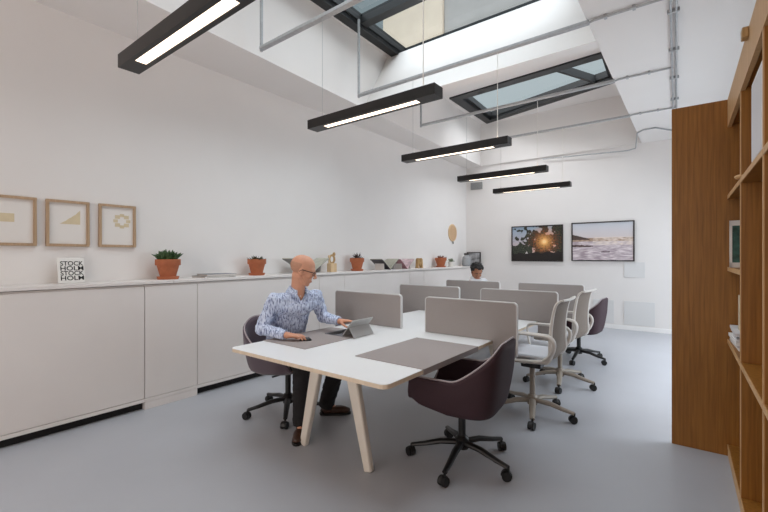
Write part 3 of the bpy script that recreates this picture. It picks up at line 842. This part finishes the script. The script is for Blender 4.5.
# things on the shelves
pf = thing('framed_picture', 'white framed green picture standing in the bookcase', 'picture', bw_(.15, -.16, 1.37), BR)
f = MB(); w_, h_ = .15, .325
for a, b, c, e in ((-w_,w_,0,.035),(-w_,w_,h_-.035,h_),(-w_,-w_+.014,0,h_),(w_-.03,w_,0,h_)): f.box(a, b, 0, .02, c, e)
f.build('frame', M_paper, pf)
MB().box(-w_+.014, w_-.03, .008, .016, .035, h_-.035).build('picture', M_teal, pf)
sb = MB().box(-.06, .06, -.05, .05, 0, .23).build('storage_box', mat('pale_card', (206, 190, 164), .8), loc=None, bevel=.003)
sb.location = bw_(.095, -.32, .975); sb.rotation_euler = (0,0,BR)
tag(sb, 'pale card box standing on the stacked papers in the bookcase', 'box')
sb.location.z = .848+.1135
zz = .849
for k in range(6):
    h_ = [.02, .014, .022, .016, .022, .018][k]
    o = MB().box(-.15, .15, -.21, .21, 0, h_-.0005).build('paper_stack', mat('paper_%d' % k, [(222,220,218),(196,196,200),(230,228,226),(208,204,204),(226,226,228),(214,212,214)][k], .8), bevel=.002)
    o.location = bw_(.165+.012*math.sin(k*2.1), -.26+.006*math.cos(k*3), zz); o.rotation_euler = (0,0,BR+R([2,-3,1,-2,3,-1][k]))
    zz += h_
    tag(o, ['bottom booklet', 'second booklet from the bottom', 'third booklet from the bottom', 'third booklet from the top', 'second booklet from the top', 'top booklet under the card box'][k]+' of the pale pile on the lower bookcase shelf', 'booklet', 'pale booklets on the lower bookcase shelf')
mf = thing('magazine_file', 'white magazine file on the upper bookcase shelf at the right edge', 'file box', bw_(.13, -1.32, 1.891), BR)
MB().box(-.12, .14, -.16, .16, 0, .40).build('case', mat('white_card', (226, 224, 224), .6), mf, bevel=.004)
MB().box(-.1215, -.1202, -.15, .15, .02, .38).build('spine_label', mat('grey_card', (206, 204, 206), .6), mf)
rg = thing('wooden_ring', 'small wooden ring lying on the edge of the upper bookcase shelf', 'ornament', bw_(.022, -.76, 1.891), BR)
MB().tube([(.0+.035*math.cos(2*PI*k/20), .035*math.sin(2*PI*k/20), .012) for k in range(21)], .011, 8, cap=False).build('ring', M_oakL, rg)
MB().tube([(.03, -.05, .008), (.01, -.10, .012), (-.0, -.13, .02)], .008, 8).build('cord', M_darkframe, rg)
hk = MB().box(-.012, .014, -.03, .03, 0, .05).build('metal_hook', M_olive, bevel=.004)
hk.location = bw_(-.013, -1.20, 2.535); hk.rotation_euler = (0,0,BR)
hk.location = bw_(-.015, -1.15, 2.53)
tag(hk, 'small brown bracket fixed high on the bookcase fascia', 'bracket')

# ------------------------------------------------------------------ tablet and mouse
tb = thing('tablet_computer', 'grey tablet propped on its kickstand on the desk mat in front of the bald man', 'tablet', (-2.44, 2.72, TZ+.005))
za = TZ+.0055
def slab(p0, p1, y0, y1, th, nrm):
    p0, p1 = Vector(p0), Vector(p1); n = Vector(nrm).normalized()*th
    m = MB()
    m.loft([[(q.x, y, q.z) for q in (p0, p1, p1+n, p0+n)] for y in (y0, y1)])
    return m
A = Vector((-2.435, 0, za+.008)); B = Vector((-2.315, 0, za+.150)); nb = Vector((.15, 0, -.12))
slab(A, B, 2.585, 2.865, .009, (.15, 0, -.12)).build('body', M_alu, tb, world=True, bevel=.002)
slab(A+Vector((.0,0,.0))+(B-A)*.05, A+(B-A)*.95, 2.597, 2.853, .0012, (-.15, 0, .12)).build('screen', M_screen, tb, world=True)
Cc = A+(B-A)*.58+Vector((.15,0,-.12)).normalized()*.010
slab(Cc, Vector((-2.300, 0, za)), 2.59, 2.86, .003, (.5, 0, .4)).build('kickstand', M_alu, tb, world=True)
MB().box(-2.645, -2.437, 2.585, 2.865, za, za+.005).build('keyboard_cover', M_kb, tb, world=True, bevel=.001)
ky = MB()
for i in range(5):
    for j in range(13): ky.box(-2.625+i*.021, -2.608+i*.021, 2.595+j*.0203, 2.612+j*.0203, za+.0052, za+.0066)
ky.build('keys', M_black, tb, world=True)
mo = thing('computer_mouse', 'black computer mouse under the bald man\'s right hand', 'mouse', (-2.565, 2.285, TZ+.005), R(38))
MB().ball((0,0,.0), (.052, .030, .027), seg=20, rings=12).build('shell', M_black, mo)
for v in mo.children[0].data.vertices: v.co.z = max(v.co.z, .0005)
MB().tube([(.026, -.004, .022), (.026, .004, .022)], .007, 10).build('wheel', M_kb, mo)

# ------------------------------------------------------------------ people
def head_shapes(mb, Mh, sc=1.0):
    rot = Mh.to_3x3()
    def E(c, r): mb.ball(Mh @ (Vector(c)*sc), tuple(v*sc for v in r), rot, 18, 12)
    def C(p, r0, q, r1): mb.cap(Mh @ (Vector(p)*sc), r0*sc, Mh @ (Vector(q)*sc), r1*sc, seg=10)
    E((-.012, 0, .035), (.099, .077, .086))           # cranium
    E((.018, 0, .005), (.078, .070, .085))             # forehead / face mass
    E((.030, 0, -.055), (.058, .055, .065))            # lower face
    E((.056, 0, -.098), (.026, .026, .020))            # chin
    for s in (-1, 1):
        E((.052, s*.040, -.030), (.030, .024, .026))   # cheek
        C((.081, s*.010, .024), .013, (.066, s*.045, .020), .011)   # brow
        E((-.006, s*.076, -.012), (.020, .009, .033))  # ear
        C((.0, s*.052, -.055), .018, (.045, s*.030, -.098), .016)    # jaw
        E((.103, s*.012, -.038), (.011, .008, .008))   # nostril
    C((.090, 0, .012), .009, (.112, 0, -.030), .012)   # nose
    C((.083, -.014, -.066), .008, (.083, .014, -.066), .008)
    C((.080, -.014, -.076), .008, (.080, .014, -.076), .008)
def hand_shapes(mb, w, d, n, s, curls, spread=.0, thumb_bend=.35):
    """w wrist, d towards the knuckles, n out of the palm, s towards the thumb"""
    w, d, n, s = Vector(w), Vector(d).normalized(), Vector(n).normalized(), Vector(s).normalized()
    s = (s-d*s.dot(d)).normalized(); n = (n-d*n.dot(d)-s*n.dot(s)).normalized()
    rot = Matrix((d, s, n)).transposed()
    mb.ball(w+d*.05, (.052, .042, .017), rot, 16, 10)
    mb.cap(w, .026, w+d*.03, .024)
    L = [.080, .090, .084, .066]
    for k in range(4):
        base = w+d*(.088-.004*abs(k-1.2))+s*(.033-.0215*k)
        dirk = (d+s*(.10-.07*k)*(1+spread)).normalized(); a = 0
        p = base-dirk*.03; r_ = .0098 if k < 3 else .0086
        mb.cap(p, r_*1.15, base, r_*1.05, seg=10); p = base
        for seg_, fr in enumerate((.45, .32, .23)):
            a += curls[k]*(1 if seg_ else .7)
            q = p+(dirk*math.cos(a)+n*math.sin(a))*L[k]*fr
            mb.cap(p, r_*(1.02-.08*seg_), q, r_*(.94-.08*seg_), seg=10); p = q
    b0 = w+d*.022+s*.020+n*.006; b1 = b0+(d*.55+s*.75+n*.35).normalized()*.045
    b2 = b1+(d*.85+s*.35+n*(.2+thumb_bend)).normalized()*.034; b3 = b2+(d*.95+s*.05+n*(.25+thumb_bend)).normalized()*.026
    mb.cap(b0, .016, b1, .0125, seg=10); mb.cap(b1, .0125, b2, .0105, seg=10); mb.cap(b2, .0105, b3, .009, seg=10)
def torso_rings(P, inf=0):
    inf = inf+.008
    u = (Vector(P['Ls'])-Vector(P['Rs'])); u.z = 0; u.normalize(); f = Vector((u.y, -u.x, 0))
    return [[Vector(c)+u*(a+inf)*math.cos(2*PI*k/28)+f*(b+inf)*math.sin(2*PI*k/28)*(1.0 if math.sin(2*PI*k/28) > 0 else .92) for k in range(28)] for c, a, b in P['spine']]
def wrinkle(me, amp, sc):
    nv = [v.normal.copy() for v in me.vertices]
    for v, n in zip(me.vertices, nv):
        p = v.co
        d = noise.noise(Vector((p.x*sc, p.y*sc, p.z*sc*2.1)))+.5*noise.noise(Vector((p.x*sc*2.2, p.y*sc*2.2, p.z*sc*4)))
        v.co = p+n*d*amp
def person(P, label, skin, shirt, bald, legs=True, vox=.0045):
    root = thing('person', label, 'person', P['root'])
    yaw, pitch, roll = P['look']
    Mh = Matrix.Translation(P['head']) @ Matrix.Rotation(R(yaw), 4, 'Z') @ Matrix.Rotation(R(pitch), 4, 'Y') @ Matrix.Rotation(R(roll), 4, 'X')
    sc = P['hs']
    V = Vector
    # ---- body
    b = MB(); b.loft(torso_rings(P, -.004)); head_shapes(b, Mh, sc)
    b.cap(V(P['neck'])-V((0,0,.04)), .064, Mh @ (V((-.022, 0, -.05))*sc), .060)
    for S in 'RL':
        b.cap(P[S+'s'], .062, P[S+'e'], .043); b.cap(P[S+'e'], .043, P[S+'w'], .027)
        b.cap(P[S+'h'], .085, P[S+'k'], .058)
        b.cap(P[S+'k'], .058, P[S+'a'], .038)
        b.cap(P[S+'a'], .036, (V(P[S+'a'])*.45+V(P[S+'t'])*.55)-V((0,0,.012)), .018)
        hd = P[S+'hand']; hand_shapes(b, P[S+'w'], *hd)
    body = put('body', melt(b, vox, 3, .5), skin, root)
    # ---- shirt
    t = MB(); t.loft(torso_rings(dict(P, spine=P['spine'][:-1]), .014))
    for S in 'RL':
        t.cap(P[S+'s'], .068, P[S+'e'], .055)
        t.cap(V(P['neck'])-V((0,0,.085)), .062, V(P[S+'s'])-V((0,0,.006)), .068); t.cap(V(P['neck'])-V((0,0,.16)), .09, V(P[S+'s'])-V((0,0,.05)), .066)
        d = (V(P[S+'w'])-V(P[S+'e'])); t.cap(P[S+'e'], .055, V(P[S+'e'])+d*.93, .040, True, False)
    me = melt(t, .006, 10); wrinkle(me, .007, 16)
    if P.get('buttons'):                                       # open collar: the shirt stops in a V at the throat
        uu = (V(P['Ls'])-V(P['Rs'])); uu.z = 0; uu.normalize(); fw_ = V((uu.y, -uu.x, 0)); nk0 = V(P['neck'])
        bmv = bmesh.new(); bmv.from_mesh(me); cut = []
        for fc in bmv.faces:
            c = fc.calc_center_median(); dv = c-nk0
            if dv.dot(fw_) > .02 and c.z > nk0.z-.085 and abs(dv.dot(uu)) < .010+.55*(c.z-nk0.z+.085): cut.append(fc)
        bmesh.ops.delete(bmv, geom=cut, context='FACES'); bmv.to_mesh(me); bmv.free()
    put('shirt', me, shirt, root)
    for S in 'RL':
        d = (V(P[S+'w'])-V(P[S+'e'])); c = MB(); c.tube([V(P[S+'e'])+d*.80, V(P[S+'e'])+d*.955], [.041, .039], 18)
        c.build('cuff', shirt, root, world=True, bevel=.002)
    # collar: two leaves meeting below the chin
    u = (V(P['Ls'])-V(P['Rs'])); u.z = 0; u.normalize(); f = V((u.y, -u.x, 0)); nk = V(P['neck'])
    for s in (-1, 1):
        cl = MB(); rg = []
        for k in range(10):
            a = R(-90+148*k/9)                                # from back of neck to the throat
            o = u*s*math.cos(a)+f*math.sin(a)
            drop = .022*max(0, math.sin(a)); fl = .022+.026*max(0, math.sin(a))**3
            top = nk+o*.074+V((0,0,.040-drop*2.0)); bot = nk+o*(.074+.036)+V((0,0,.012-drop-fl))
            rg.append([top, bot, bot-o*.006-V((0,0,.006)), top-o*.006-V((0,0,.002))])
        cl.loft(rg); cl.build('collar', shirt, root, world=True)
    if P.get('buttons'):
        bt = MB()
        sp_ = P['spine']
        for k in range(5):
            q = .25+k*.16; i = len(sp_)-2-int(q*(len(sp_)-3)); 
            c, a_, bb = sp_[max(1, i)]
            bt.ball(V(c)+f*(bb+.019), (.006, .006, .006), seg=8, rings=6)
        bt.build('button', M_paper, root, world=True)
    # ---- trousers + shoes
    if legs:
        t = MB(); t.loft(torso_rings(dict(P, spine=P['spine'][:3]), .018))
        for S in 'RL':
            t.cap(P[S+'h'], .102, P[S+'k'], .074)
            d = V(P[S+'a'])-V(P[S+'k']); t.cap(P[S+'k'], .082, V(P[S+'k'])+d*1.06, .070, True, False)
        me = melt(t, .007, 4); wrinkle(me, .006, 13); put('trousers', me, M_trouser, root)
        for S in 'RL':
            a, to = V(P[S+'a']), V(P[S+'t']); d = to-a; d.z = 0; d.normalize()
            rot = Matrix((d, V((0,0,1)).cross(d), V((0,0,1)))).transposed(); g = V((a.x, a.y, 0))
            s_ = MB()
            s_.ball(g+d*.015+V((0,0,.055)), (.062, .042, .05), rot); s_.cap(g-d*.005+V((0,0,.165)), .049, g+d*.0+V((0,0,.055)), .046)
            s_.ball(g+d*.10+V((0,0,.045)), (.10, .046, .036), rot); s_.ball(g+d*.165+V((0,0,.038)), (.055, .042, .026), rot)
            me = melt(s_, .005, 4)
            for v in me.vertices: v.co.z = max(v.co.z, .016)
            o = put('shoe', me, M_shoe, root)
            so_ = MB(); ol = [(-.062, .0), (-.05, .034), (0, .042), (.06, .042), (.12, .048), (.18, .042), (.215, .02), (.222, 0)]
            poly = ol+[(x, -y) for x, y in ol[::-1][1:-1]]
            so_.prism(poly, lambda x, y, t: g+rot @ V((x, y, .002+.018*t))); so_.build('sole', M_sole, o, world=False)
            o.children[0].location = -rootloc(root)-o.location
    # ---- head details
    for s in (-1, 1):
        e = MB(); e.ball(Mh @ (V((.070, s*.031, -.002))*sc), .0135*sc, seg=14, rings=10); eo = e.build('eye', M_eye, root, world=True)
        i_ = MB(); i_.ball(Mh @ (V((.0795, s*.031, -.005))*sc), .0058*sc, seg=10, rings=8); i_.build('iris', M_iris, eo, world=True)
    l_ = MB(); l_.cap(Mh @ (V((.089, -.016, -.070))*sc), .005*sc, Mh @ (V((.089, .016, -.070))*sc), .005*sc, seg=8); l_.build('lips', M_lip, root, world=True)
    h = MB()
    def skull(th, ph, k):
        q = V((math.cos(ph)*math.cos(th), math.sin(ph)*math.cos(th), math.sin(th)))
        return Mh @ ((V((-.012, 0, .035))+V((q.x*.099, q.y*.077, q.z*.086))*k)*sc)
    if bald:
        n1, n2 = 40, 14
        h.grid(lambda a, e: skull(R(-46+56*e), R(92+176*a), 1.008-.012*abs(2*e-1)**2), n1, n2)
        h.build('cropped_hair', M_stubble, root, world=True, solid=.002)
        gl = MB()
        for s in (-1, 1):
            gl.tube([Mh @ (V((x, s*y, z))*sc) for x, y, z in ((.098, .058, .006), (.06, .074, .006), (.0, .082, .006), (-.02, .082, -.012))], .0034, 8)
            rim = [Mh @ (V((.101-.012*abs(math.cos(t)*.024+.034)/.058, s*(.034+.024*math.cos(t)), -.004+.016*math.sin(t)))*sc) for t in [2*PI*k/18 for k in range(19)]]
            gl.tube(rim, .0026, 8, cap=False)
        gl.tube([Mh @ (V((.100, -.010, .002))*sc), Mh @ (V((.106, 0, .005))*sc), Mh @ (V((.100, .010, .002))*sc)], .0026, 8)
        gl.build('glasses', M_glasses, root, world=True)
    else:
        hm = MB()
        for k in range(150):
            th = R(random.uniform(5, 88)); ph = R(random.uniform(-180, 180))
            front = abs(ph) < R(60)
            if front and th < R(40): continue
            c_ = skull(th, ph, random.uniform(1.02, 1.13)); hm.ball(c_, random.uniform(.018, .026)*sc, seg=8, rings=6)
        for k in range(60):
            ph = R(random.choice((-1, 1))*random.uniform(80, 180)); hm.ball(skull(R(random.uniform(-30, 15)), ph, 1.02), .018*sc, seg=8, rings=6)
        me = melt(hm, .005, 2); wrinkle(me, .006, 60); put('hair', me, M_hair, root)
        for s in (-1, 1):
            eb = MB(); eb.cap(Mh @ (V((.094, s*.014, .026))*sc), .005*sc, Mh @ (V((.080, s*.048, .026))*sc), .004*sc, seg=8); eb.build('eyebrow', M_hair, root, world=True)
    return root

P1 = dict(root=(-2.98, 2.46, 0), head=(-2.795, 2.46, 1.322), look=(43, 17, 0), hs=1.13, neck=(-2.855, 2.45, 1.14),
    Rs=(-2.925, 2.245, 1.065), Ls=(-2.845, 2.66, 1.07), Re=(-2.985, 2.15, .815), Rw=(-2.680, 2.185, .790),
    Le=(-2.83, 2.74, .865), Lw=(-2.56, 2.70, .850),
    Rh=(-2.99, 2.36, .565), Lh=(-2.98, 2.58, .565), Rk=(-2.575, 2.26, .545), Lk=(-2.53, 2.66, .545),
    Ra=(-2.53, 2.21, .10), La=(-2.66, 2.62, .10), Rt=(-2.42, 2.07, .03), Lt=(-2.53, 2.74, .03),
    Rhand=((.78, .60, -.02), (0, 0, -1), (-.6, .78, 0), (.30, .28, .28, .32)),
    Lhand=((.88, .25, .12), (.2, -.1, -1), (.3, -.95, .1), (.18, .25, .35, .45)), buttons=True,
    spine=[((-3.04, 2.47, .475), .15, .11), ((-3.05, 2.47, .52), .175, .135), ((-3.05, 2.47, .60), .18, .138), ((-3.03, 2.465, .74), .162, .120),
           ((-2.985, 2.455, .90), .178, .125), ((-2.93, 2.45, 1.01), .185, .115), ((-2.90, 2.45, 1.09), .165, .085), ((-2.87, 2.45, 1.12), .075, .055), ((-2.86, 2.45, 1.155), .056, .05)])
person(P1, 'bald man in glasses and a patterned blue shirt, seated at the desk using a tablet', M_skin, M_shirt, True)

# second person: the same build moved down the desk, looking down towards the camera
def shift(P, dv):
    out = {}
    for k, v in P.items():
        if k in ('look', 'hs', 'Rhand', 'Lhand', 'buttons'): out[k] = v
        elif k == 'spine': out[k] = [((c[0]+dv[0], c[1]+dv[1], c[2]+dv[2]), a, b) for c, a, b in v]
        else: out[k] = (v[0]+dv[0], v[1]+dv[1], v[2]+dv[2])
    return out
P2 = shift(P1, (-.03, 4.05, 0))
P2.update(root=(-3.01, 6.51, 0), head=(-2.92, 6.44, 1.185), look=(-48, 32, 0), hs=1.10, buttons=False,
    Rs=(-2.97, 6.31, 1.0), Ls=(-2.91, 6.70, 1.0), neck=(-2.96, 6.50, 1.075), Re=(-2.98, 6.22, .80), Le=(-2.88, 6.82, .80), Rw=(-2.72, 6.25, .79), Lw=(-2.65, 6.72, .79),
    spine=[((-3.07, 6.52, .475), .15, .11), ((-3.08, 6.52, .52), .175, .135), ((-3.08, 6.52, .60), .178, .13), ((-3.07, 6.52, .74), .162, .12), ((-3.03, 6.51, .87), .175, .12),
           ((-2.99, 6.505, .96), .185, .11), ((-2.97, 6.50, 1.02), .165, .085), ((-2.96, 6.50, 1.055), .075, .055), ((-2.955, 6.50, 1.08), .056, .05)],
    Rhand=((.9, .2, 0), (0, 0, -1), (-.2, .9, 0), (.25, .25, .25, .3)), Lhand=((.9, -.2, 0), (0, 0, -1), (-.2, -.9, 0), (.25, .25, .25, .3)))
person(P2, 'dark haired man in a white shirt looking down behind the far dividers', M_skin2, M_whiteshirt, False, vox=.006)

# ------------------------------------------------------------------ light
w = bpy.data.worlds.new('overcast_sky'); scene.world = w; w.use_nodes = True
nt = w.node_tree; bg = nt.nodes['Background']
tc = nt.nodes.new('ShaderNodeTexCoord'); sp = nt.nodes.new('ShaderNodeSeparateXYZ'); rp = nt.nodes.new('ShaderNodeValToRGB')
nt.links.new(tc.outputs['Generated'], sp.inputs[0]); nt.links.new(sp.outputs['Z'], rp.inputs['Fac']); nt.links.new(rp.outputs['Color'], bg.inputs['Color'])
e = rp.color_ramp.elements                     # overcast sky: dull towards the horizon, bright overhead
e[0].position = .40; e[0].color = (.060, .070, .074, 1); e[1].position = .72; e[1].color = (1.25, 1.29, 1.34, 1)
x = rp.color_ramp.elements.new(.58); x.color = (.078, .092, .098, 1)
bg.inputs['Strength'].default_value = 7.0
def area(name, loc, rot, sx, sy, power, col):
    l = bpy.data.lights.new(name, 'AREA'); l.shape = 'RECTANGLE'; l.size = sx; l.size_y = sy; l.energy = power; l.color = col
    o = bpy.data.objects.new(name, l); COL.objects.link(o); o.location = loc; o.rotation_euler = rot
    return o
area('window_daylight_back', (-1.8, -2.45, 1.7), (R(90), 0, 0), 4.0, 2.3, 56, (1, .82, .71))
area('window_daylight_side', (1.50, 6.5, 1.65), (R(62), 0, R(90)), 4.2, 2.2, 85, (.80, .90, 1))
scene.view_settings.view_transform = 'Standard'; scene.view_settings.look = 'None'
scene.view_settings.gamma = 1; scene.view_settings.use_curve_mapping = False
scene.view_settings.exposure = 0.08
scene.cycles.use_denoising = True
scene.cycles.max_bounces = 10; scene.cycles.diffuse_bounces = 6; scene.cycles.transparent_max_bounces = 12

cam = bpy.data.cameras.new('camera'); co = bpy.data.objects.new('camera', cam); COL.objects.link(co)
cam.sensor_width = 36; cam.lens = 36*404/768; cam.clip_start = .05
co.location = (0, 0, 1.45); co.rotation_euler = (R(90), 0, math.atan(308/404))
scene.camera = co
